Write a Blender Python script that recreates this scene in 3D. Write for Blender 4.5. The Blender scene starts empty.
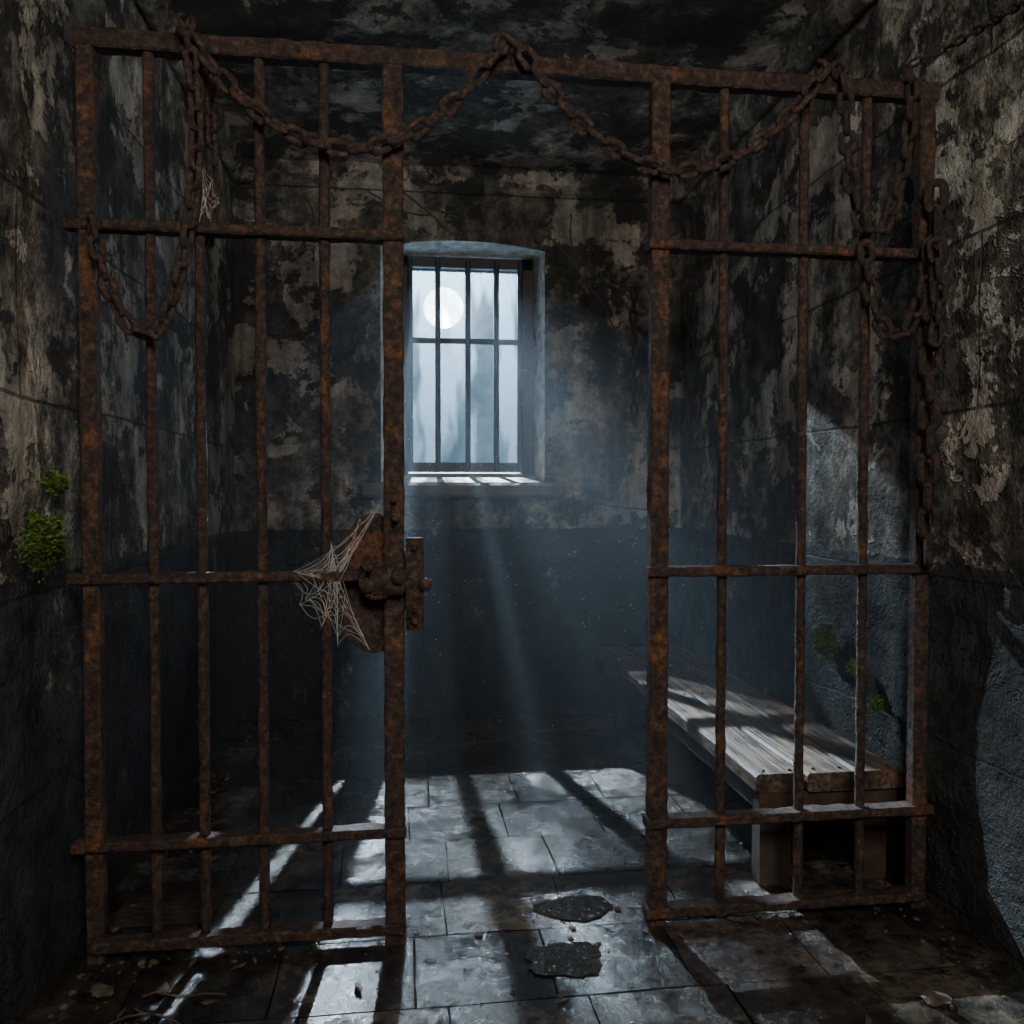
import bpy, bmesh, math, random
from mathutils import Vector, Matrix, noise
random.seed(7)
D = bpy.data
SC = bpy.context.scene
XL, XR, YF, YB, ZC = -1.02, 1.83, -2.2, 5.5, 3.5
GY = 2.73

# ------------------------------------------------------------------ helpers
def link(o, parent=None):
    SC.collection.objects.link(o)
    if parent: o.parent = parent
    return o
def empty(name):
    e = D.objects.new(name, None); e.empty_display_size = .1
    return link(e)
def obj_from_bm(name, bm, mat=None, parent=None, smooth=False):
    me = D.meshes.new(name)
    bmesh.ops.recalc_face_normals(bm, faces=bm.faces)
    bm.to_mesh(me); bm.free()
    if mat:
        for m in (mat if isinstance(mat, (list, tuple)) else [mat]): me.materials.append(m)
    if smooth:
        for p in me.polygons: p.use_smooth = True
    return link(D.objects.new(name, me), parent)

class NT:
    def __init__(s, mat):
        s.t = mat.node_tree; s.n = s.t.nodes; s.l = s.t.links
    def new(s, ty, **kw):
        n = s.n.new(ty)
        for k, v in kw.items(): setattr(n, k, v)
        return n
    def link(s, a, b): s.l.new(a, b)
    def noise(s, vec, scale, detail=6, rough=.6, dist=0):
        n = s.new('ShaderNodeTexNoise'); n.inputs['Scale'].default_value = scale
        n.inputs['Detail'].default_value = min(detail, 6); n.inputs['Roughness'].default_value = rough
        n.inputs['Distortion'].default_value = dist
        s.link(vec, n.inputs['Vector']); return n.outputs['Fac']
    def ramp(s, fac, stops):
        n = s.new('ShaderNodeValToRGB'); e = n.color_ramp.elements
        while len(e) < len(stops): e.new(.5)
        for i, (p, c) in enumerate(stops):
            e[i].position = p
            e[i].color = (c, c, c, 1) if isinstance(c, (int, float)) else (*c, 1)
        s.link(fac, n.inputs[0]); return n.outputs[0]
    def mix(s, fac, a, b, mode='MIX'):
        n = s.new('ShaderNodeMix', data_type='RGBA', blend_type=mode)
        for v, k in ((fac, 0), (a, 6), (b, 7)):
            if isinstance(v, (int, float)): n.inputs[k].default_value = v
            elif isinstance(v, tuple): n.inputs[k].default_value = (*v, 1)
            else: s.link(v, n.inputs[k])
        return n.outputs[2]
    def math(s, op, a, b=0.0, c=None, clamp=False):
        n = s.new('ShaderNodeMath', operation=op); n.use_clamp = clamp
        for v, k in ((a, 0), (b, 1), (c, 2)):
            if v is None: continue
            if isinstance(v, (int, float)): n.inputs[k].default_value = v
            else: s.link(v, n.inputs[k])
        return n.outputs[0]
    def mapping(s, vec, sc=(1, 1, 1), loc=(0, 0, 0)):
        n = s.new('ShaderNodeMapping'); n.inputs['Scale'].default_value = sc
        n.inputs['Location'].default_value = loc
        s.link(vec, n.inputs['Vector']); return n.outputs[0]
    def bump(s, h, strength, dist, normal=None):
        n = s.new('ShaderNodeBump'); n.inputs['Strength'].default_value = strength
        n.inputs['Distance'].default_value = dist; s.link(h, n.inputs['Height'])
        if normal: s.link(normal, n.inputs['Normal'])
        return n.outputs[0]

def new_mat(name):
    m = D.materials.new(name); m.use_nodes = True
    t = NT(m); b = t.n['Principled BSDF']
    tc = t.new('ShaderNodeTexCoord')
    return m, t, b, tc.outputs['Object']

# ------------------------------------------------------------------ materials
def wall_mat(name, ceiling=False, gain=1.0, joints=True, dado=1.0):
    m, t, b, co = new_mat(name)
    def G(c): return tuple(x*gain for x in c)
    big = t.noise(co, 1.25, 6, .62)
    col = t.ramp(big, [(.36, G((.036, .031, .026))), (.5, G((.13, .118, .097))), (.62, G((.30, .275, .23)))])
    mo = t.noise(t.mapping(co, loc=(5, 3, 1)), 8, 6, .8)
    col = t.mix(.94, col, t.ramp(mo, [(.38, .06), (.5, .82), (.62, 2.0)]), 'MULTIPLY')
    pn = t.noise(t.mapping(co, loc=(11, 2, 7)), 2.1, 6, .68, .3)
    pm = t.ramp(pn, [(.525, 0), (.54, 1)])
    pcol = t.ramp(mo, [(.37, (.24*gain, .21*gain, .175*gain)), (.62, (min(.6*gain, .8), min(.56*gain, .75), min(.485*gain, .66)))])
    col = t.mix(t.math('MULTIPLY', pm, .82), col, pcol)
    dn = t.noise(t.mapping(co, loc=(1, 9, 4)), 1.9, 6, .72, .2)
    dm = t.ramp(dn, [(.53, 0), (.56, 1)])
    col = t.mix(t.math('MULTIPLY', dm, .9), col, G((.020, .017, .014)))
    gs = t.ramp(t.noise(t.mapping(co, loc=(6, 1, 2)), 1.1, 3, .6), [(.48, 0), (.6, 1)])
    col = t.mix(t.math('MULTIPLY', gs, .35), col, t.mix(1, col, (.66, .92, 1.0), 'MULTIPLY'))
    st = t.noise(t.mapping(co, (4, 4, .5)), 1.6, 4, .6)
    col = t.mix(.78, col, t.ramp(st, [(.36, .2), (.58, 1.2)]), 'MULTIPLY')
    sep = t.new('ShaderNodeSeparateXYZ'); t.link(co, sep.inputs[0])
    h = t.math('ADD', t.math('MULTIPLY', pm, .45), t.math('MULTIPLY', mo, 1.7))
    if not ceiling:
        zz = t.math('ADD', sep.outputs[2], t.math('MULTIPLY', t.math('SUBTRACT', mo, .5), .07))
        wm = t.math('LESS_THAN', zz, 1.2)
        chip = t.ramp(dn, [(.36, .35), (.40, 1)])
        wfac = t.math('MULTIPLY', t.math('MULTIPLY', wm, chip), .985)
        dcol = t.ramp(mo, [(.38, (.002*dado, .003*dado, .004*dado)), (.62, (.038*dado, .042*dado, .045*dado))])
        col = t.mix(wfac, col, dcol)
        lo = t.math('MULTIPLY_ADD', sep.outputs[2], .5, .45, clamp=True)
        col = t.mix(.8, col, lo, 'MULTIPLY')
        if joints:
            cmb = t.new('ShaderNodeCombineXYZ')
            wob = t.math('MULTIPLY', t.math('SUBTRACT', big, .5), .06)
            t.link(t.math('ADD', t.math('ADD', sep.outputs[0], sep.outputs[1]), wob), cmb.inputs[0])
            t.link(t.math('ADD', t.math('ADD', sep.outputs[2], wob), -.03), cmb.inputs[1])
            br = t.new('ShaderNodeTexBrick')
            for k, v in (('Scale', 1.0), ('Mortar Size', .006), ('Mortar Smooth', .4), ('Brick Width', 1.45), ('Row Height', .56)):
                br.inputs[k].default_value = v
            t.link(cmb.outputs[0], br.inputs['Vector'])
            jf = br.outputs['Fac']
            col = t.mix(t.math('MULTIPLY', jf, .7), col, (.012, .010, .008))
            h = t.math('SUBTRACT', h, t.math('MULTIPLY', jf, 1.2))
    t.link(col, b.inputs['Base Color'])
    t.link(t.bump(h, 1, .035), b.inputs['Normal'])
    t.link(t.ramp(big, [(.35, .5), (.65, .85)]), b.inputs['Roughness'])
    return m

def rust_mat(name, dark=.5, orange=.5):
    m, t, b, co = new_mat(name)
    n1 = t.noise(co, 7, 5, .72); n2 = t.noise(t.mapping(co, loc=(4, 4, 4)), 45, 5, .78)
    base = t.ramp(n2, [(.36, (.014, .011, .010)), (.52, (.070, .044, .034)), (.66, (.21, .125, .088))])
    om = t.ramp(n1, [(.62 - .14*orange, 0), (.72 - .14*orange, 1)])
    oc = t.ramp(n2, [(.36, (.07, .026, .012)), (.65, (.42, .175, .065))])
    col = t.mix(t.math('MULTIPLY', om, .8), base, oc)
    col = t.mix(dark, col, (.022, .019, .018))
    t.link(col, b.inputs['Base Color'])
    b.inputs['Metallic'].default_value = .15
    t.link(t.ramp(n1, [(.3, .33), (.7, .7)]), b.inputs['Roughness'])
    t.link(t.bump(n2, 1, .014), b.inputs['Normal'])
    return m

def plain(name, col, rough=.7, metal=0, nscale=12, var=.4, bump=.3):
    m, t, b, co = new_mat(name)
    n = t.noise(co, nscale, 5, .65)
    c = t.ramp(n, [(.3, tuple(x*(1-var) for x in col)), (.7, tuple(x*(1+var) for x in col))])
    t.link(c, b.inputs['Base Color'])
    b.inputs['Roughness'].default_value = rough; b.inputs['Metallic'].default_value = metal
    t.link(t.bump(n, bump, .01), b.inputs['Normal'])
    return m

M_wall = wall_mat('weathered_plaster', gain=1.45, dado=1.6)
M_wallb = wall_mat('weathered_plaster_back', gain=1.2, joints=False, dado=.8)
M_ceil = wall_mat('peeling_ceiling', True, 1.4)
M_reveal = plain('limewash_reveal', (.40, .38, .34), .8, 0, 14, .7, 1)
M_rust = rust_mat('rusted_iron', .28, .45)
M_rust_o = rust_mat('heavy_rust', .2, .75)
M_chain = rust_mat('chain_iron', .2, .15)
M_chaind = rust_mat('dark_chain_iron', .5, .1)
M_frame = plain('window_iron', (.02, .022, .024), .5, .3, 30, .4, .4)

def floor_mat():
    m, t, b, co = new_mat('wet_stone_tiles')
    at = t.new('ShaderNodeAttribute', attribute_name='tile')
    n1 = t.noise(co, 2.0, 6, .68); n2 = t.noise(co, 14, 6, .75)
    col = t.ramp(n1, [(.36, (.018, .016, .014)), (.5, (.058, .052, .044)), (.64, (.125, .115, .10))])
    col = t.mix(.94, col, t.ramp(n2, [(.37, .1), (.63, 1.8)]), 'MULTIPLY')
    col = t.mix(1, col, at.outputs['Color'], 'MULTIPLY')
    dirt = t.ramp(t.noise(t.mapping(co, loc=(3, 8, 7)), 2.8, 6, .76), [(.52, 0), (.58, 1)])
    col = t.mix(t.math('MULTIPLY', dirt, .75), col, (.014, .010, .007))
    t.link(col, b.inputs['Base Color'])
    wet = t.noise(t.mapping(co, loc=(2, 5, 0)), 3.2, 5, .7)
    t.link(t.ramp(wet, [(.42, .07), (.50, .18), (.60, .42)]), b.inputs['Roughness'])
    b.inputs['Specular IOR Level'].default_value = 1
    t.link(t.bump(n2, .7, .015), b.inputs['Normal'])
    return m
M_floor = floor_mat()
M_grout, t, b, co = new_mat('dirty_grout')
b.inputs['Base Color'].default_value = (.012, .009, .007, 1); b.inputs['Roughness'].default_value = 1; b.inputs['Specular IOR Level'].default_value = .05

def wood_mat():
    m, t, b, co = new_mat('weathered_wood')
    g = t.noise(t.mapping(co, (26, 1.3, 26)), 1.6, 6, .65, .5)
    w = t.noise(co, 5, 5, .68)
    col = t.ramp(g, [(.34, (.030, .017, .010)), (.5, (.125, .078, .048)), (.66, (.26, .175, .115))])
    col = t.mix(.9, col, t.ramp(w, [(.40, .15), (.6, 1.2)]), 'MULTIPLY')
    t.link(col, b.inputs['Base Color'])
    t.link(t.ramp(w, [(.35, .35), (.65, .7)]), b.inputs['Roughness'])
    t.link(t.bump(g, .8, .012), b.inputs['Normal'])
    return m
M_wood = wood_mat()
M_wood_d = plain('dark_wood', (.050, .032, .021), .65, 0, 9, .6, .6)

# ------------------------------------------------------------------ walls
def grid_wall(name, o, u, v, nu, nv, nrm, amp, mat):
    bm = bmesh.new(); vs = []
    o, u, v, nrm = map(Vector, (o, u, v, nrm))
    for j in range(nv+1):
        row = []
        for i in range(nu+1):
            p = o + u*(i/nu) + v*(j/nv)
            d = noise.fractal(p*1.7, .8, 2.1, 5)*amp
            row.append(bm.verts.new(p + nrm*min(d, amp*.8)))
        vs.append(row)
    for j in range(nv):
        for i in range(nu):
            bm.faces.new((vs[j][i], vs[j][i+1], vs[j+1][i+1], vs[j+1][i]))
    return obj_from_bm(name, bm, mat, smooth=True)
L = YB - YF
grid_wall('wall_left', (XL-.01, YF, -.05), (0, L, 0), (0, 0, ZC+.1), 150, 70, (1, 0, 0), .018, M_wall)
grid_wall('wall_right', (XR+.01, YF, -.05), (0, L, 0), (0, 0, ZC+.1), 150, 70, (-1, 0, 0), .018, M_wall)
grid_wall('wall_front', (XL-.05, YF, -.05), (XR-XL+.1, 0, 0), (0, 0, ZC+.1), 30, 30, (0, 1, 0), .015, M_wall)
grid_wall('ceiling', (XL-.05, YF, ZC), (XR-XL+.1, 0, 0), (0, L+.1, 0), 60, 150, (0, 0, -1), .03, M_ceil)

# back wall with splayed, segment-arched window opening
hx0, hx1, hz0, hz1, rise = -.13, .93, 1.50, 3.0, .05
fx0, fx1, fz0, fz1 = .0, .89, 1.57, 2.99
bm = bmesh.new()
def arch(x, x0, x1, z, r):
    s = (x-x0)/(x1-x0); return z + r*4*s*(1-s)
N = 16
def V(x, y, z): return bm.verts.new((x, y, z))
def quad(*p): bm.faces.new([V(*q) for q in p])
quad((XL-.05, YB, -.05), (XR+.05, YB, -.05), (XR+.05, YB, hz0), (XL-.05, YB, hz0))
quad((XL-.05, YB, hz0), (hx0, YB, hz0), (hx0, YB, hz1), (XL-.05, YB, hz1))
quad((hx1, YB, hz0), (XR+.05, YB, hz0), (XR+.05, YB, hz1), (hx1, YB, hz1))
quad((XL-.05, YB, hz1), (hx0, YB, hz1), (hx0, YB, ZC+.05), (XL-.05, YB, ZC+.05))
quad((hx1, YB, hz1), (XR+.05, YB, hz1), (XR+.05, YB, ZC+.05), (hx1, YB, ZC+.05))
for i in range(N):
    a = hx0+(hx1-hx0)*i/N; c = hx0+(hx1-hx0)*(i+1)/N
    quad((a, YB, arch(a, hx0, hx1, hz1, rise)), (c, YB, arch(c, hx0, hx1, hz1, rise)), (c, YB, ZC+.05), (a, YB, ZC+.05))
nf = len(bm.faces)
YO = YB+.34
for i in range(N):
    a = hx0+(hx1-hx0)*i/N; c = hx0+(hx1-hx0)*(i+1)/N
    A = fx0+(fx1-fx0)*i/N; C = fx0+(fx1-fx0)*(i+1)/N
    quad((a, YB, arch(a, hx0, hx1, hz1, rise)), (c, YB, arch(c, hx0, hx1, hz1, rise)), (C, YO, fz1+.03), (A, YO, fz1+.03))
quad((hx0, YB, hz0), (hx0, YB, hz1), (fx0, YO, fz1+.03), (fx0, YO, fz0))
quad((hx1, YB, hz0), (hx1, YB, hz1), (fx1, YO, fz1+.03), (fx1, YO, fz0))
quad((hx0, YB, hz0), (hx1, YB, hz0), (fx1, YO, fz0), (fx0, YO, fz0))
quad((XL-.05, YO, -.05), (XR+.05, YO, -.05), (XR+.05, YO, fz0), (XL-.05, YO, fz0))
quad((XL-.05, YO, fz0), (fx0, YO, fz0), (fx0, YO, ZC+.05), (XL-.05, YO, ZC+.05))
quad((fx1, YO, fz0), (XR+.05, YO, fz0), (XR+.05, YO, ZC+.05), (fx1, YO, ZC+.05))
quad((fx0, YO, fz1+.03), (fx1, YO, fz1+.03), (fx1, YO, ZC+.05), (fx0, YO, ZC+.05))
bmesh.ops.remove_doubles(bm, verts=bm.verts, dist=1e-5)
bm.faces.ensure_lookup_table()
for i, f in enumerate(bm.faces):
    f.material_index = 1 if nf <= i < nf+N+3 else 0
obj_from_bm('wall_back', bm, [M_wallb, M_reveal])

# ------------------------------------------------------------------ swept bars
def sweep(bm, p0, p1, prof, steps, jit, up=(0, 0, 1), cap=True):
    p0, p1 = Vector(p0), Vector(p1); d = (p1-p0).normalized()
    up = Vector(up)
    if abs(d.dot(up)) > .9: up = Vector((0, 1, 0))
    s = d.cross(up).normalized(); w = s.cross(d).normalized()
    rings = []
    for i in range(steps+1):
        c = p0.lerp(p1, i/steps); r = []
        for (a, b_) in prof:
            q = c + s*a + w*b_
            k = 1 + noise.noise(q*30)*jit + noise.noise(q*9)*jit*.6
            r.append(bm.verts.new(c + (q-c)*k))
        rings.append(r)
    n = len(prof)
    for i in range(steps):
        for j in range(n):
            bm.faces.new((rings[i][j], rings[i][(j+1) % n], rings[i+1][(j+1) % n], rings[i+1][j]))
    if cap:
        bm.faces.new(rings[0][::-1]); bm.faces.new(rings[-1])
def circ(r, n=12): return [(r*math.cos(2*math.pi*i/n), r*math.sin(2*math.pi*i/n)) for i in range(n)]
def rrect(w, h, c=.006):
    w /= 2; h /= 2
    return [(w, -h+c), (w, h-c), (w-c, h), (-w+c, h), (-w, h-c), (-w, -h+c), (-w+c, -h), (w-c, -h)]
def box(bm, c, s, bev=.004):
    sweep(bm, (c[0], c[1]-s[1]/2, c[2]), (c[0], c[1]+s[1]/2, c[2]), rrect(s[0], s[2], min(bev, s[0]/3, s[2]/3)), 1, 0)
def ball(bm, c, r, sy=1):
    m = Matrix.Translation(c) @ Matrix.Diagonal((1, sy, 1, 1))
    bmesh.ops.create_uvsphere(bm, u_segments=12, v_segments=8, radius=r, matrix=m)

# ------------------------------------------------------------------ cell gate
gate = empty('prison_cell_gate')
ZT = 2.80
xb_l = [-.757, -.612, -.432, -.236]; xb_r = [1.063, 1.342, 1.565]
bm = bmesh.new()
for x in xb_l: sweep(bm, (x, GY, .06), (x, GY, ZT), circ(.0165), 110, .22)
for x in xb_r: sweep(bm, (x, GY, .03), (x, GY, ZT), circ(.0165), 110, .22)
obj_from_bm('round_bars', bm, M_rust, gate, True)
bm = bmesh.new()
sweep(bm, (-.935, GY, 0), (-.935, GY, ZT+.02), rrect(.052, .05), 110, .10)
sweep(bm, (-.024, GY, -.01), (-.024, GY, ZT), rrect(.064, .05), 110, .10)
sweep(bm, (.842, GY, .0), (.842, GY, ZT), rrect(.062, .05), 110, .10)
sweep(bm, (1.775, GY, 0), (1.775, GY, ZT+.02), rrect(.052, .05), 110, .10)
obj_from_bm('flat_posts', bm, rust_mat('post_rust', .25, .75), gate)
bm = bmesh.new()
sweep(bm, (-.97, GY, ZT+.0), (1.81, GY, ZT+.0), rrect(.058, .058), 140, .14, up=(0, 0, 1))
for z in (2.245, 1.18, .36):
    sweep(bm, (-.995, GY-.008, z), (.012, GY-.008, z), rrect(.062, .032), 60, .16)
sweep(bm, (-.94, GY-.008, .05), (.0, GY-.008, .05), rrect(.062, .036), 60, .16)
for z in (2.25, 1.18, .345, .045):
    sweep(bm, (.80, GY-.008, z), (1.815 if z > .1 else 1.79, GY-.008, z), rrect(.066, .032), 60, .16)
obj_from_bm('cross_rails', bm, rust_mat('rail_rust', .3, .45), gate)
bm = bmesh.new()
for xs, zs in ((xb_l+[-.935, -.024], (2.245, 1.18, .36, .05)), (xb_r+[.842, 1.775], (2.25, 1.18, .345, .045))):
    for x in xs:
        for z in zs:
            ball(bm, (x+random.uniform(-.004, .004), GY-.036, z), random.uniform(.011, .016), .6)
obj_from_bm('rivets', bm, M_rust_o, gate, True)
# lock assembly
bm = bmesh.new()
cx, cz = -.095, 1.15
ring = []
yb0, yb1 = GY+.030, GY+.042
n = 56
for yy in (yb0, yb1):
    r = []
    for i in range(n):
        a = 2*math.pi*i/n
        k = 1+noise.noise(Vector((math.cos(a)*2, math.sin(a)*2, 3)))*.06
        r.append(bm.verts.new((cx + .115*k*math.cos(a), yy, cz + .225*k*math.sin(a))))
    ring.append(r)
for i in range(n): bm.faces.new((ring[0][i], ring[0][(i+1) % n], ring[1][(i+1) % n], ring[1][i]))
bm.faces.new(ring[0]); bm.faces.new(ring[1])
obj_from_bm('lock_backplate', bm, rust_mat('plate_rust', .3, .6), gate)
bm = bmesh.new()
box(bm, (.040, GY-.045, 1.155), (.056, .03, .29))
box(bm, (-.045, GY-.045, 1.165), (.11, .05, .085), .012)
box(bm, (-.11, GY-.03, 1.205), (.04, .04, .035), .01)
box(bm, (-.02, GY-.035, 1.39), (.028, .02, .085), .008)
for (x, z, r) in ((-.105, 1.215, .021), (-.105, 1.15, .022), (-.01, 1.18, .026), (.072, 1.155, .021), (.040, 1.27, .011), (.040, 1.04, .011), (-.02, 1.42, .009), (-.02, 1.36, .009)):
    ball(bm, (x, GY-.070, z), r, .8)
sweep(bm, (-.12, GY-.05, 1.165), (.085, GY-.05, 1.155), circ(.012), 12, .1)
obj_from_bm('lock_case', bm, M_rust_o, gate, True)
bm = bmesh.new()
for i in range(14):
    a0 = math.pi*1.15*i/14+1.9; a1 = math.pi*1.15*(i+1)/14+1.9
    sweep(bm, (-.075+.05*math.cos(a0), GY-.06, 1.165+.05*math.sin(a0)), (-.075+.05*math.cos(a1), GY-.06, 1.165+.05*math.sin(a1)), circ(.010, 8), 1, 0)
obj_from_bm('hasp', bm, M_rust, gate, True)

# ------------------------------------------------------------------ chains
def link_mesh(bm, M, Lh, W, r, seg=20, rs=8):
    R = W/2 - r; S = Lh/2 - r - R
    path = []
    for i in range(seg):
        a = 2*math.pi*i/seg
        path.append(Vector((R*math.sin(a), (S if math.cos(a) > 0 else -S) + R*math.cos(a), 0)))
    rings = []
    for i in range(seg):
        p = path[i]; tng = (path[(i+1) % seg]-path[i-1]).normalized()
        nn = Vector((0, 0, 1)); s = tng.cross(nn)
        rr = r*(1+random.uniform(-.1, .1))
        rings.append([bm.verts.new(M @ (p + s*math.cos(2*math.pi*j/rs)*rr + nn*math.sin(2*math.pi*j/rs)*rr)) for j in range(rs)])
    for i in range(seg):
        for j in range(rs):
            a, b_ = rings[i], rings[(i+1) % seg]
            bm.faces.new((a[j], a[(j+1) % rs], b_[(j+1) % rs], b_[j]))
def catmull(P, n=24):
    P = [Vector(p) for p in P]; P = [2*P[0]-P[1]]+P+[2*P[-1]-P[-2]]; out = []
    for i in range(1, len(P)-2):
        for k in range(n):
            s = k/n; a, b_, c, d = P[i-1:i+3]
            out.append(.5*((2*b_)+(c-a)*s+(2*a-5*b_+4*c-d)*s*s+(-a+3*b_-3*c+d)*s**3))
    out.append(P[-2]); return out
def chain(name, pts, Lh=.088, W=.060, r=.0108, mat=None, parent=None):
    C = catmull(pts); pitch = Lh-2*r-.002
    samp = [C[0]]
    for i in range(1, len(C)):
        while (C[i]-samp[-1]).length >= pitch:
            a, b_ = C[i-1], C[i]; lo, hi = 0, 1
            for _ in range(20):
                mid = (lo+hi)/2
                if (a.lerp(b_, mid)-samp[-1]).length < pitch: lo = mid
                else: hi = mid
            samp.append(a.lerp(b_, hi))
    bm = bmesh.new()
    for i in range(len(samp)-1):
        d = (samp[i+1]-samp[i]).normalized(); c = (samp[i]+samp[i+1])/2
        ref = Vector((0, 1, 0)) if abs(d.y) < .9 else Vector((1, 0, 0))
        x = d.cross(ref).normalized(); z = x.cross(d)
        ang = (math.pi*.36 if i % 2 else -math.pi*.14) + random.uniform(-.25, .25)
        x2 = x*math.cos(ang)+z*math.sin(ang); z2 = x2.cross(d)
        M = Matrix.Translation(c) @ Matrix((x2, d, z2)).transposed().to_4x4()
        link_mesh(bm, M, Lh, W, r)
    return obj_from_bm(name, bm, mat or M_chain, parent, True)
def sag(a, b_, low, y, n=10):
    out = []
    for i in range(n+1):
        s = i/n; x = a[0]+(b_[0]-a[0])*s; z = a[1]+(b_[1]-a[1])*s
        out.append((x, y, z-4*s*(1-s)*((a[1]+b_[1])/2-low)))
    return out
g = [(-.67, GY, 2.868)] + sag((-.655, 2.84), (.325, 2.85), 2.49, GY-.064)
g += [(.33, GY-.01, 2.875)] + sag((.36, 2.845), (1.385, 2.83), 2.475, GY-.064) + [(1.40, GY, 2.87), (1.46, GY+.01, 2.866)]
chain('hanging_chain', g)
chain('hanging_chain', [(-.63, GY-.02, 2.866), (-.62, GY-.062, 2.78), (-.605, GY-.062, 2.5), (-.625, GY-.07, 2.25), (-.66, GY-.066, 2.08), (-.71, GY-.064, 1.94), (-.765, GY-.064, 1.90), (-.835, GY-.064, 1.99), (-.88, GY-.064, 2.12), (-.905, GY-.07, 2.25)], .080, .053, .0098)
chain('hanging_chain', [(-.60, GY+.062, 2.83), (-.588, GY+.062, 2.6), (-.585, GY+.062, 2.4), (-.60, GY+.06, 2.2)], .070, .044, .0084)
chain('hanging_chain', [(1.44, GY-.02, 2.872), (1.448, GY-.064, 2.78), (1.465, GY-.064, 2.55), (1.50, GY-.064, 2.37), (1.555, GY-.068, 2.28), (1.62, GY-.064, 2.38), (1.67, GY-.064, 2.58), (1.69, GY-.064, 2.78), (1.695, GY-.02, 2.87)], mat=M_chaind)
chain('hanging_chain', [(1.525, GY-.07, 2.27), (1.54, GY-.064, 2.15), (1.58, GY-.064, 2.01), (1.635, GY-.064, 1.955), (1.69, GY-.064, 2.0), (1.735, GY-.064, 2.12), (1.752, GY-.072, 2.3)], mat=M_chaind)
chain('hanging_chain', [(1.765, GY-.085, 2.47), (1.762, GY-.085, 2.2), (1.755, GY-.08, 1.9), (1.752, GY-.08, 1.6), (1.755, GY-.085, 1.17)], .120, .078, .0138, M_chaind)
chain('hanging_chain', [(1.735, GY-.12, 2.27), (1.75, GY-.13, 2.1), (1.735, GY-.13, 1.9)], .09, .055, .0095, M_chaind)
chain('wall_shackle_chain', [(1.52, YB-.03, 2.78), (1.515, YB-.03, 2.5), (1.52, YB-.03, 2.1), (1.53, YB-.03, 1.82)], .10, .06, .011, M_chaind)
chain('wall_shackle_chain', [(XR-.04, 5.15, 2.85), (XR-.04, 5.14, 2.4), (XR-.04, 5.17, 1.8)], .10, .06, .011, M_chaind)
chain('stay_chain', [(1.70, GY-.03, 2.88), (1.78, 2.55, 2.89), (1.79, 2.2, 2.86), (1.79, 1.7, 2.90)], .05, .03, .005, M_chaind)

# ------------------------------------------------------------------ window
win = empty('window_1')
YW = YB+.27
bm = bmesh.new()
wx0, wx1, wz0, wz1 = .005, .885, 1.575, 2.985
box(bm, (wx0+.02, YW, (wz0+wz1)/2), (.045, .09, wz1-wz0+.05)); box(bm, (wx1-.035, YW, (wz0+wz1)/2), (.08, .09, wz1-wz0+.05))
box(bm, ((wx0+wx1)/2, YW, wz1-.015), (wx1-wx0, .09, .07)); box(bm, ((wx0+wx1)/2, YW, wz0+.03), (wx1-wx0, .09, .06))
obj_from_bm('frame', bm, M_frame, win)
bm = bmesh.new()
for x in (.06, .244, .446, .638, .80): sweep(bm, (x, YW-.03, wz0), (x, YW-.03, wz1), rrect(.036, .055, .012), 20, .1, up=(0, 1, 0))
sweep(bm, (wx0, YW-.03, 2.45), (wx1+.03, YW-.03, 2.45), rrect(.03, .036), 20, .1)
obj_from_bm('bars', bm, M_frame, win)
gm, t, b, co = new_mat('grimy_shaft_glass')
t.n.remove(b); out = t.n['Material Output']
tr = t.new('ShaderNodeBsdfTransparent'); tr.inputs[0].default_value = (.90, .96, .98, 1)
tl = t.new('ShaderNodeBsdfTranslucent'); tl.inputs[0].default_value = (.058, .083, .10, 1)
mx = t.new('ShaderNodeMixShader')
g1 = t.ramp(t.noise(co, 7, 5, .75), [(.40, .0), (.65, .16)])
g2 = t.ramp(t.noise(t.mapping(co, (1, 1, .22), (3.3, 0, 0)), 7.5, 2, .5), [(.46, 0), (.57, .78)])  # vertical bands added to break the moonlight into shafts, on top of the grime
t.link(t.math('ADD', g1, g2, clamp=True), mx.inputs[0])
t.link(tr.outputs[0], mx.inputs[1]); t.link(tl.outputs[0], mx.inputs[2]); t.link(mx.outputs[0], out.inputs[0])
bm = bmesh.new(); quad((wx0, YW+.02, wz0), (wx1, YW+.02, wz0), (wx1, YW+.02, wz1), (wx0, YW+.02, wz1))
obj_from_bm('glass', bm, gm, win)
bm = bmesh.new(); sweep(bm, (-.24, YB-.04, 1.45), (1.05, YB-.04, 1.45), rrect(.16, .09, .015), 60, .05)
obj_from_bm('sill', bm, plain('sill_stone', (.10, .09, .08), .8, 0, 10, .5, .6), win)

def cornice(name, a, b_):
    bm = bmesh.new(); a, b_ = Vector(a), Vector(b_)
    sweep(bm, a, b_, rrect(.10, .14, .03), 60, .06)
    sweep(bm, a+Vector((0, 0, -.08)), b_+Vector((0, 0, -.08)), rrect(.05, .05, .015), 60, .06)
    obj_from_bm(name, bm, M_ceil)
cornice('trim_1', (XR-.02, YF, ZC-.05), (XR-.02, YB, ZC-.05))
cornice('trim_2', (XL+.02, YF, ZC-.05), (XL+.02, YB, ZC-.05))
cornice('trim_3', (XL, YB-.02, ZC-.05), (XR, YB-.02, ZC-.05))

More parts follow.
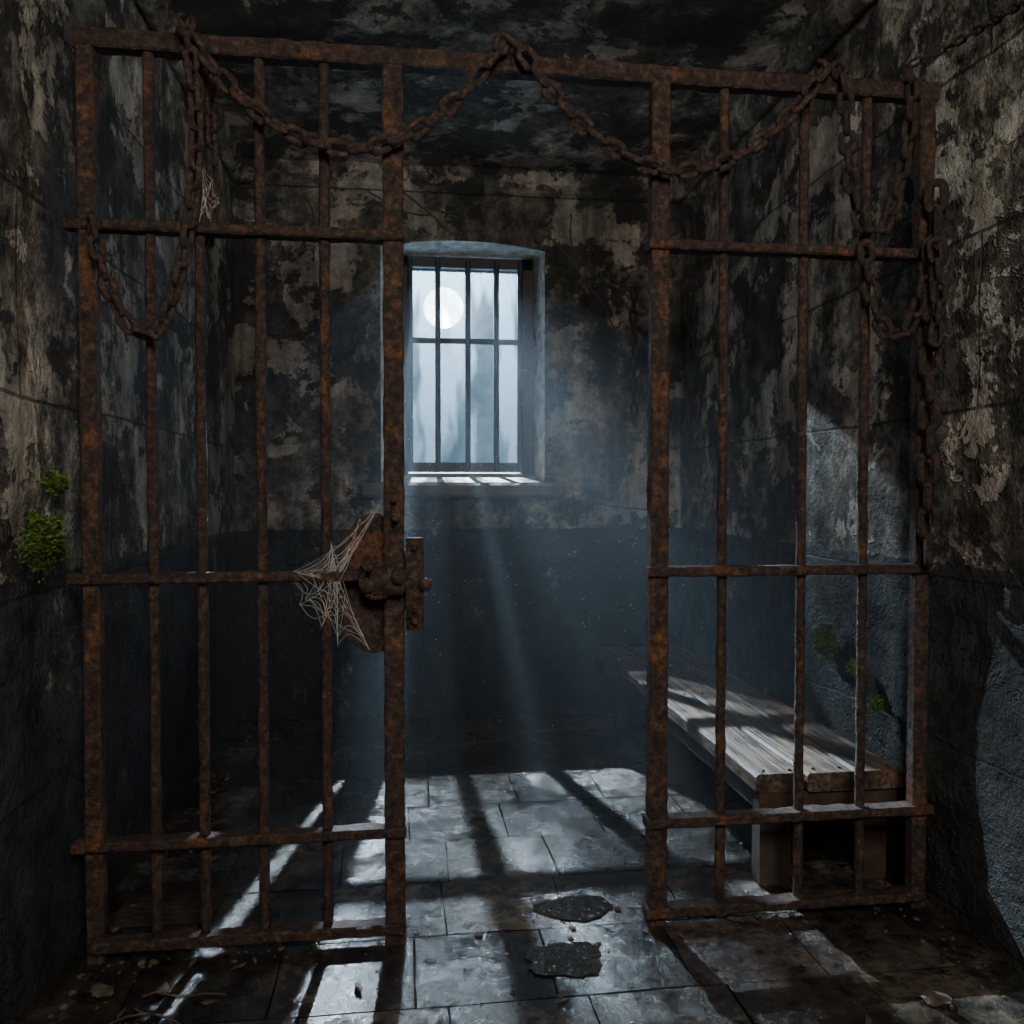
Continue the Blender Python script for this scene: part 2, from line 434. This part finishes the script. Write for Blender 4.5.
# ------------------------------------------------------------------ floor
bm = bmesh.new(); cl = bm.loops.layers.color.new('tile')
TW, TD, gp = .41, .38, .0016
j = 0; y = YF
while y < YB:
    off = (0 if j % 3 else .35*TW) + random.uniform(-.04, .04)
    x = XL-.05-off
    while x < XR+.05:
        x0, x1, y0, y1 = max(x, XL-.03)+gp, min(x+TW, XR+.03)-gp, y+gp, min(y+TD, YB+.02)-gp
        if x1-x0 > .03 and y1-y0 > .02:
            z = random.uniform(-.003, .0); tx = random.uniform(-.002, .002)
            k = random.uniform(.6, 1.25); cc = (k, k*random.uniform(.95, 1), k*random.uniform(.88, 1), 1)
            def w2(px, py):
                return (px+noise.noise(Vector((px*3, py*3, 1)))*.008, py+noise.noise(Vector((px*3, py*3, 5)))*.008)
            def edge(ax, ay, bx, by, n=6):
                r = []
                for q in range(n):
                    f_ = q/n; X_ = ax+(bx-ax)*f_; Y_ = ay+(by-ay)*f_
                    X_, Y_ = w2(X_, Y_)
                    e = abs(noise.noise(Vector((X_*22, Y_*22, j))))*.005
                    mx_, my_ = (x0+x1)/2, (y0+y1)/2
                    dd = Vector((mx_-X_, my_-Y_)).normalized()*e
                    r.append((X_+dd.x, Y_+dd.y))
                return r
            loop = edge(x0, y0, x1, y0)+edge(x1, y0, x1, y1)+edge(x1, y1, x0, y1)+edge(x0, y1, x0, y0)
            top = [V(a_, b_, z) for a_, b_ in loop]; bot = [V(a_, b_, z-.016) for a_, b_ in loop]
            nn_ = len(loop)
            fs = [bm.faces.new(top)] + [bm.faces.new((bot[i], bot[(i+1) % nn_], top[(i+1) % nn_], top[i])) for i in range(nn_)]
            for f in fs:
                for l in f.loops: l[cl] = cc
            for f in fs[1:]: f.material_index = 1
        x += TW
    y += TD; j += 1
f = bm.faces.new([V(XL-.05, YF, -.008), V(XR+.05, YF, -.008), V(XR+.05, YB+.05, -.008), V(XL-.05, YB+.05, -.008)]); f.material_index = 1
obj_from_bm('floor', bm, [M_floor, M_grout])

pm_, t, b, co = new_mat('puddle_water')
b.inputs['Base Color'].default_value = (.018, .016, .014, 1); b.inputs['Roughness'].default_value = .03
b.inputs['Specular IOR Level'].default_value = 1
b.inputs['Coat Weight'].default_value = 1; b.inputs['Coat Roughness'].default_value = .02
t.link(t.bump(t.noise(co, 34, 2, .6), 1, .05), b.inputs['Normal'])
for (px, py, rx, ry) in ((.59, 2.86, .15, .085), (.50, 2.55, .125, .10)):
    bm = bmesh.new(); vs = []
    for i in range(96):
        a = 2*math.pi*i/96; q = Vector((math.cos(a)+px*5, math.sin(a), py))
        k = 1+.25*noise.noise(q*1.3)+.12*noise.noise(q*4)+.04*noise.noise(q*11)
        vs.append(V(px+rx*k*math.cos(a), py+ry*k*math.sin(a), .0035))
    bm.faces.new(vs); obj_from_bm('puddle', bm, pm_)
# drain grating
bm = bmesh.new()
for i in range(9): box(bm, (-.80+.0, 2.93+i*.035, .007), (.30, .016, .012), .003)
box(bm, (-.955, 3.07, .008), (.02, .33, .014)); box(bm, (-.645, 3.07, .008), (.02, .33, .014))
obj_from_bm('drain_grating', bm, M_chaind)

# ------------------------------------------------------------------ bench
bench = empty('wooden_bench')
bm = bmesh.new()
bx0, bx1, by0, by1, bz = 1.245, 1.815, 2.85, 5.35, .435
w = (bx1-bx0)/3
for i in range(3):
    x0 = bx0+w*i+.004; x1 = bx0+w*(i+1)-.004
    o = random.uniform(-.02, .02)
    sweep(bm, ((x0+x1)/2, by0+o*.5+.01, bz-.034), ((x0+x1)/2, by1+o, bz-.034), rrect(x1-x0, .068, .010), 50, .03)
obj_from_bm('seat_planks', bm, M_wood, bench)
bm = bmesh.new()
box(bm, ((bx0+bx1)/2, by0+.05, bz-.115), (bx1-bx0-.04, .05, .09), .006)
box(bm, (bx0+.05, (by0+by1)/2, bz-.11), (.035, by1-by0-.14, .085), .006)
for y in (by0+.12, 4.05, by1-.3):
    box(bm, (bx0+.11, y, .185), (.12, .07, .37), .006)
    box(bm, (bx1-.07, y, .185), (.09, .07, .37), .006)
    box(bm, ((bx0+bx1)/2, y, .30), (bx1-bx0-.1, .05, .10), .006)
obj_from_bm('legs_and_aprons', bm, M_wood_d, bench)
bm = bmesh.new()
for y in (by0+.05, 4.05, by1-.3):
    for i in range(3):
        for s in (-.05, .05): ball(bm, (bx0+w*(i+.5)+s, y, bz+.001), .007)
obj_from_bm('nails', bm, M_rust, bench, True)

# ------------------------------------------------------------------ moss
m_, t, b, co = new_mat('moss_green')
t.link(t.ramp(t.noise(co, 60, 4, .7), [(.35, (.018, .035, .005)), (.5, (.08, .15, .016)), (.68, (.24, .36, .05))]), b.inputs['Base Color'])
b.inputs['Roughness'].default_value = .85
M_moss = m_
def moss(c, nrm, ry, rz, n):
    bm = bmesh.new(); c = Vector(c); nrm = Vector(nrm)
    for i in range(n):
        a = random.uniform(0, 6.283); q = random.random()**.5
        lump = 1+.45*noise.noise(Vector((math.cos(a)*1.5, math.sin(a)*1.5, c.y*7)))+.2*math.sin(a*5+c.y*9)
        if random.random() < .12: q *= 1.4
        p = c + Vector((0, math.cos(a)*ry*q*lump, math.sin(a)*rz*q*lump)) + nrm*(.006+.05*max(0, 1-q)*random.uniform(.4, 1))
        d = (nrm*.8 + Vector((random.uniform(-1, 1), random.uniform(-1, 1), random.uniform(-1, .7)))).normalized()
        s = d.cross(Vector((random.random(), random.random(), random.random()))).normalized()*random.uniform(.001, .0025)
        l = random.uniform(.008, .022)
        bm.faces.new([bm.verts.new(v) for v in (p-s, p+d*l*.5-s*1.4, p+d*l, p+d*l*.5+s*1.4, p+s)])
    m = Matrix.Translation(c+nrm*.01) @ Matrix.Diagonal((.02, ry*.55, rz*.55, 1))
    r = bmesh.ops.create_icosphere(bm, subdivisions=3, radius=1, matrix=m)
    for v in r['verts']: v.co += Vector((0, noise.noise(v.co*30), noise.noise(v.co*31)))*.02
    obj_from_bm('moss_clump', bm, M_moss)
moss((XL+.015, 2.53, 1.31), (1, 0, 0), .12, .075, 3200)
moss((XL+.015, 2.60, 1.47), (1, 0, 0), .07, .03, 600)
moss((XR-.02, 3.42, .80), (-1, 0, 0), .09, .07, 1600)
moss((XR-.02, 3.18, .74), (-1, 0, 0), .03, .03, 260)
moss((XR-.02, 3.02, .64), (-1, 0, 0), .025, .025, 200)

# ------------------------------------------------------------------ debris
bm = bmesh.new()
def rock(c, r, flat=.5):
    m = Matrix.Translation(c) @ Matrix.Rotation(random.uniform(0, 6), 4, 'Z') @ Matrix.Diagonal((1, random.uniform(.5, 1), flat, 1))
    q = bmesh.ops.create_icosphere(bm, subdivisions=2, radius=r, matrix=m)
    for v in q['verts']:
        v.co += Vector((noise.noise(v.co*40), noise.noise(v.co*41+Vector((3, 0, 0))), noise.noise(v.co*42)*.5))*r*.6
for i in range(520):
    side = random.random()
    if side < .35: x = XL+.05+abs(random.gauss(0, .10)); y = random.uniform(1.6, 5.4)
    elif side < .6: x = XR-.05-abs(random.gauss(0, .10)); y = random.uniform(1.7, 5.4)
    elif side < .75: x = random.uniform(XL+.1, XR-.1); y = YB-.06-abs(random.gauss(0, .1))
    elif side < .95: x = random.uniform(XL+.1, XR-.1); y = GY+random.gauss(0, .06)
    else: x = random.uniform(XL+.1, XR-.1); y = random.uniform(1.9, 5.2)
    rock((x, y, .003), random.choice((.004, .004, .006, .006, .009, .013)))
for p in ((-.78, 2.35), (-.70, 2.52), (-.86, 2.55), (1.5, 2.2)): rock((*p, .008), .035, .3)
obj_from_bm('rubble', bm, plain('rubble_stone', (.08, .065, .05), .85, 0, 30, .6, .6))
bm = bmesh.new()
for i in range(46):
    x = random.choice((random.uniform(XL+.1, -.45), random.uniform(1.1, XR-.1), random.uniform(XL+.1, XR-.1))); y = random.choice((random.uniform(1.9, 2.7), random.uniform(2.8, 5.2)))
    a = random.uniform(0, 6.28); l = random.uniform(.012, .030); wd = l*.35
    c_, s_ = math.cos(a), math.sin(a)
    pts = [(-l, 0, 0), (-l*.3, wd, .006), (l*.5, wd*.8, .004), (l, 0, .010), (l*.5, -wd*.8, .005), (-l*.3, -wd, .008)]
    bm.faces.new([V(x+c_*p[0]-s_*p[1], y+s_*p[0]+c_*p[1], .006+p[2]) for p in pts])
obj_from_bm('fallen_leaves', bm, plain('dead_leaf', (.07, .05, .028), .7, 0, 20, .6, .3))

def curves(name, lines, r, mat):
    cu = D.curves.new(name, 'CURVE'); cu.dimensions = '3D'; cu.bevel_depth = r; cu.bevel_resolution = 1
    for ln in lines:
        s = cu.splines.new('POLY'); s.points.add(len(ln)-1)
        for i, p in enumerate(ln): s.points[i].co = (*p, 1)
    cu.materials.append(mat); return link(D.objects.new(name, cu))
lines = []
for i in range(26):
    p = Vector((random.uniform(.3, 1.6), random.uniform(4.7, 5.4), .02)) if i < 22 else Vector((random.uniform(-.9, -.7), random.uniform(2.2, 2.6), .02))
    a = random.uniform(-.6, .6) + (0 if random.random() < .7 else 1.2); ln = [p.copy()]
    for k in range(12 if i < 22 else 7):
        a += random.uniform(-.3, .3); p = p+Vector((math.cos(a), math.sin(a)*.6, 0))*.035
        p.z = .012+.02*abs(math.sin(k*.5+i)); p.x = min(p.x, XR-.05); p.y = min(p.y, YB-.04); ln.append(p.copy())
    lines.append(ln)
curves('dry_twigs', lines, .003, plain('twig', (.06, .045, .03), .8))
lines = []
for (x, z, a, n) in ((.15, 3.25, -.1, 40), (.2, 3.2, 2.9, 20), (.95, 3.1, -.9, 34), (1.1, 3.25, -1.4, 30), (-.6, 3.3, -1.2, 30), (1.25, 1.35, .1, 14), (.0, 3.35, -.5, 14)):
    ln = []
    for k in range(n):
        ln.append((x, YB-.012, z)); a += random.uniform(-.25, .25)
        x += math.cos(a)*.03; z += math.sin(a)*.03
        x = max(min(x, XR-.03), XL+.03); z = min(z, ZC-.15)
        if hx0-.05 < x < hx1+.05 and z < hz1+rise+.03: z = hz1+rise+.04
    lines.append(ln)
curves('dead_vine', lines, .005, plain('vine', (.09, .075, .055), .8))

# ------------------------------------------------------------------ cobwebs
M_web, t, b, co = new_mat('cobweb_silk'); b.inputs['Base Color'].default_value = (.6, .6, .58, 1); b.inputs['Roughness'].default_value = .6
def web(anchors, hub, rings, y, jit=.01, stray=30):
    lines = []; H = Vector((hub[0], y, hub[1])); A = [Vector((a[0], y+random.uniform(-.02, .02), a[1])) for a in anchors]
    for a in A:
        lines.append([H.lerp(a, s/8)-Vector((0, 0, .01*math.sin(math.pi*s/8))) for s in range(9)])
    for r in range(1, rings+1):
        f = (r/rings)**.8
        for i in range(len(A)-1):
            if random.random() < .25: continue
            p = H.lerp(A[i], f*random.uniform(.9, 1)); q = H.lerp(A[i+1], f*random.uniform(.9, 1))
            ln = []
            for s in range(7):
                c = p.lerp(q, s/6); c += (H-c)*.18*math.sin(math.pi*s/6); ln.append(c+Vector((random.uniform(-1, 1), random.uniform(-1, 1), random.uniform(-1, 1)))*jit*.15)
            lines.append(ln)
    for i in range(stray):
        a, b_ = random.sample(A, 2); p = H.lerp(a, random.random()); q = H.lerp(b_, random.random()); d = random.uniform(0, .03)
        lines.append([p.lerp(q, s/6)-Vector((0, 0, d*math.sin(math.pi*s/6))) for s in range(7)])
    return lines
lines = web([(-.06, 1.42), (-.13, 1.36), (-.22, 1.29), (-.33, 1.20), (-.36, 1.18), (-.32, 1.09), (-.25, 1.02), (-.20, .96), (-.10, .95)], (-.20, 1.18), 7, GY-.035, stray=45)
curves('cobweb', lines, .0005, M_web)
lines = web([(-.60, 2.46), (-.57, 2.40), (-.55, 2.33), (-.575, 2.27), (-.61, 2.25)], (-.595, 2.36), 4, GY-.02, stray=8)
curves('cobweb', lines, .0004, M_web)

# dust motes drifting in the moonbeam
bm = bmesh.new()
for i in range(650):
    s = random.uniform(.1, 1); y = YB - s*2.5
    x = .40 + .30*s + random.uniform(-.35, .35)*(1+1.1*s); z = 2.2 - 1.2*s + random.uniform(-.7, .7)
    if z < .1 or x > 1.2: continue
    bmesh.ops.create_icosphere(bm, subdivisions=1, radius=random.uniform(.0010, .0026), matrix=Matrix.Translation((x, y, z)))
obj_from_bm('dust_motes', bm, plain('dust', (.7, .7, .68), .9))

# ------------------------------------------------------------------ moon, sky, haze
mm, t, b, co = new_mat('moon_surface'); t.n.remove(b)
em = t.new('ShaderNodeEmission'); em.inputs[1].default_value = 45
t.link(t.ramp(t.noise(co, 1.1, 5, .55), [(.38, (.60, .70, .76)), (.6, (1, 1, .98))]), em.inputs[0])
t.link(em.outputs[0], t.n['Material Output'].inputs[0])
bm = bmesh.new(); bmesh.ops.create_uvsphere(bm, u_segments=48, v_segments=32, radius=1.40)
mo = obj_from_bm('moon', bm, mm, None, True); mo.location = (2.96, 60, 14.2)

w_ = D.worlds.new('misty_night_sky'); SC.world = w_; w_.use_nodes = True
t = NT(w_); bg = t.n['Background']; tc = t.new('ShaderNodeTexCoord')
n = t.noise(tc.outputs['Generated'], 7, 6, .7)
base = t.ramp(n, [(.36, (.080, .150, .215)), (.64, (.145, .25, .335))])
dp = t.new('ShaderNodeVectorMath', operation='DOT_PRODUCT')
nv = t.new('ShaderNodeVectorMath', operation='NORMALIZE'); t.link(tc.outputs['Generated'], nv.inputs[0])
t.link(nv.outputs[0], dp.inputs[0]); dp.inputs[1].default_value = Vector((2.96, 60, 12.75)).normalized()
dpm = t.math('MAXIMUM', dp.outputs['Value'], 0)
gl = t.math('ADD', t.math('MULTIPLY', t.math('POWER', dpm, 1500), 1.5), t.math('MULTIPLY', t.math('POWER', dpm, 160), .12))
gc = t.new('ShaderNodeVectorMath', operation='SCALE'); gc.inputs[0].default_value = (.7, .88, 1); t.link(gl, gc.inputs['Scale'])
ad = t.new('ShaderNodeVectorMath', operation='ADD'); t.link(base, ad.inputs[0]); t.link(gc.outputs[0], ad.inputs[1])
t.link(ad.outputs[0], bg.inputs[0]); bg.inputs[1].default_value = 1.0

hm = D.materials.new('dusty_air'); hm.use_nodes = True; t = NT(hm); t.n.remove(t.n['Principled BSDF'])
try: hm.cycles.homogeneous_volume = True
except Exception: pass
vs_ = t.new('ShaderNodeVolumeScatter'); vs_.inputs['Density'].default_value = .042; vs_.inputs['Anisotropy'].default_value = .3
vs_.inputs['Color'].default_value = (.74, .88, 1, 1)
t.link(vs_.outputs[0], t.n['Material Output'].inputs['Volume'])
bm = bmesh.new(); bmesh.ops.create_cube(bm, size=1, matrix=Matrix.Translation(((XL+XR)/2, (2.8+YB-.01)/2, ZC/2)) @ Matrix.Diagonal((XR-XL-.06, YB-.01-2.8, ZC-.06, 1)))
obj_from_bm('dusty_air', bm, hm)

# ------------------------------------------------------------------ lights
def aim(o, tgt): o.rotation_euler = (Vector(tgt)-o.location).to_track_quat('-Z', 'Y').to_euler()
l = D.lights.new('moonlight', 'SPOT'); l.energy = 3500; l.color = (.72, .86, 1); l.shadow_soft_size = .012; l.spot_size = math.radians(85); l.spot_blend = .1
o = link(D.objects.new('moonlight', l)); o.location = (.20, 6.84, 3.46); aim(o, (.44, 5.7, 2.3))
l = D.lights.new('sky_glow', 'AREA'); l.energy = 38; l.color = (.6, .8, 1); l.size = .7
o = link(D.objects.new('sky_glow', l)); o.location = (1.55, 7.1, 2.7); aim(o, (.45, 5.7, 2.3))
l = D.lights.new('front_fill', 'AREA'); l.energy = 118; l.color = (1, .90, .79); l.size = 1.3  # added fill light behind the camera, brightens gate and front walls; no fixture
o = link(D.objects.new('front_fill', l)); o.location = (.4, -.9, 3.2); aim(o, (.4, 3.0, 1.3))

# ------------------------------------------------------------------ camera
cam = D.cameras.new('camera'); cam.sensor_width = 36; cam.lens = 36*850/1024; cam.clip_end = 300
co_ = link(D.objects.new('camera', cam)); co_.location = (0, 0, 1.45)
co_.rotation_euler = (math.radians(90-1.48), 0, math.radians(-7.4))
SC.camera = co_
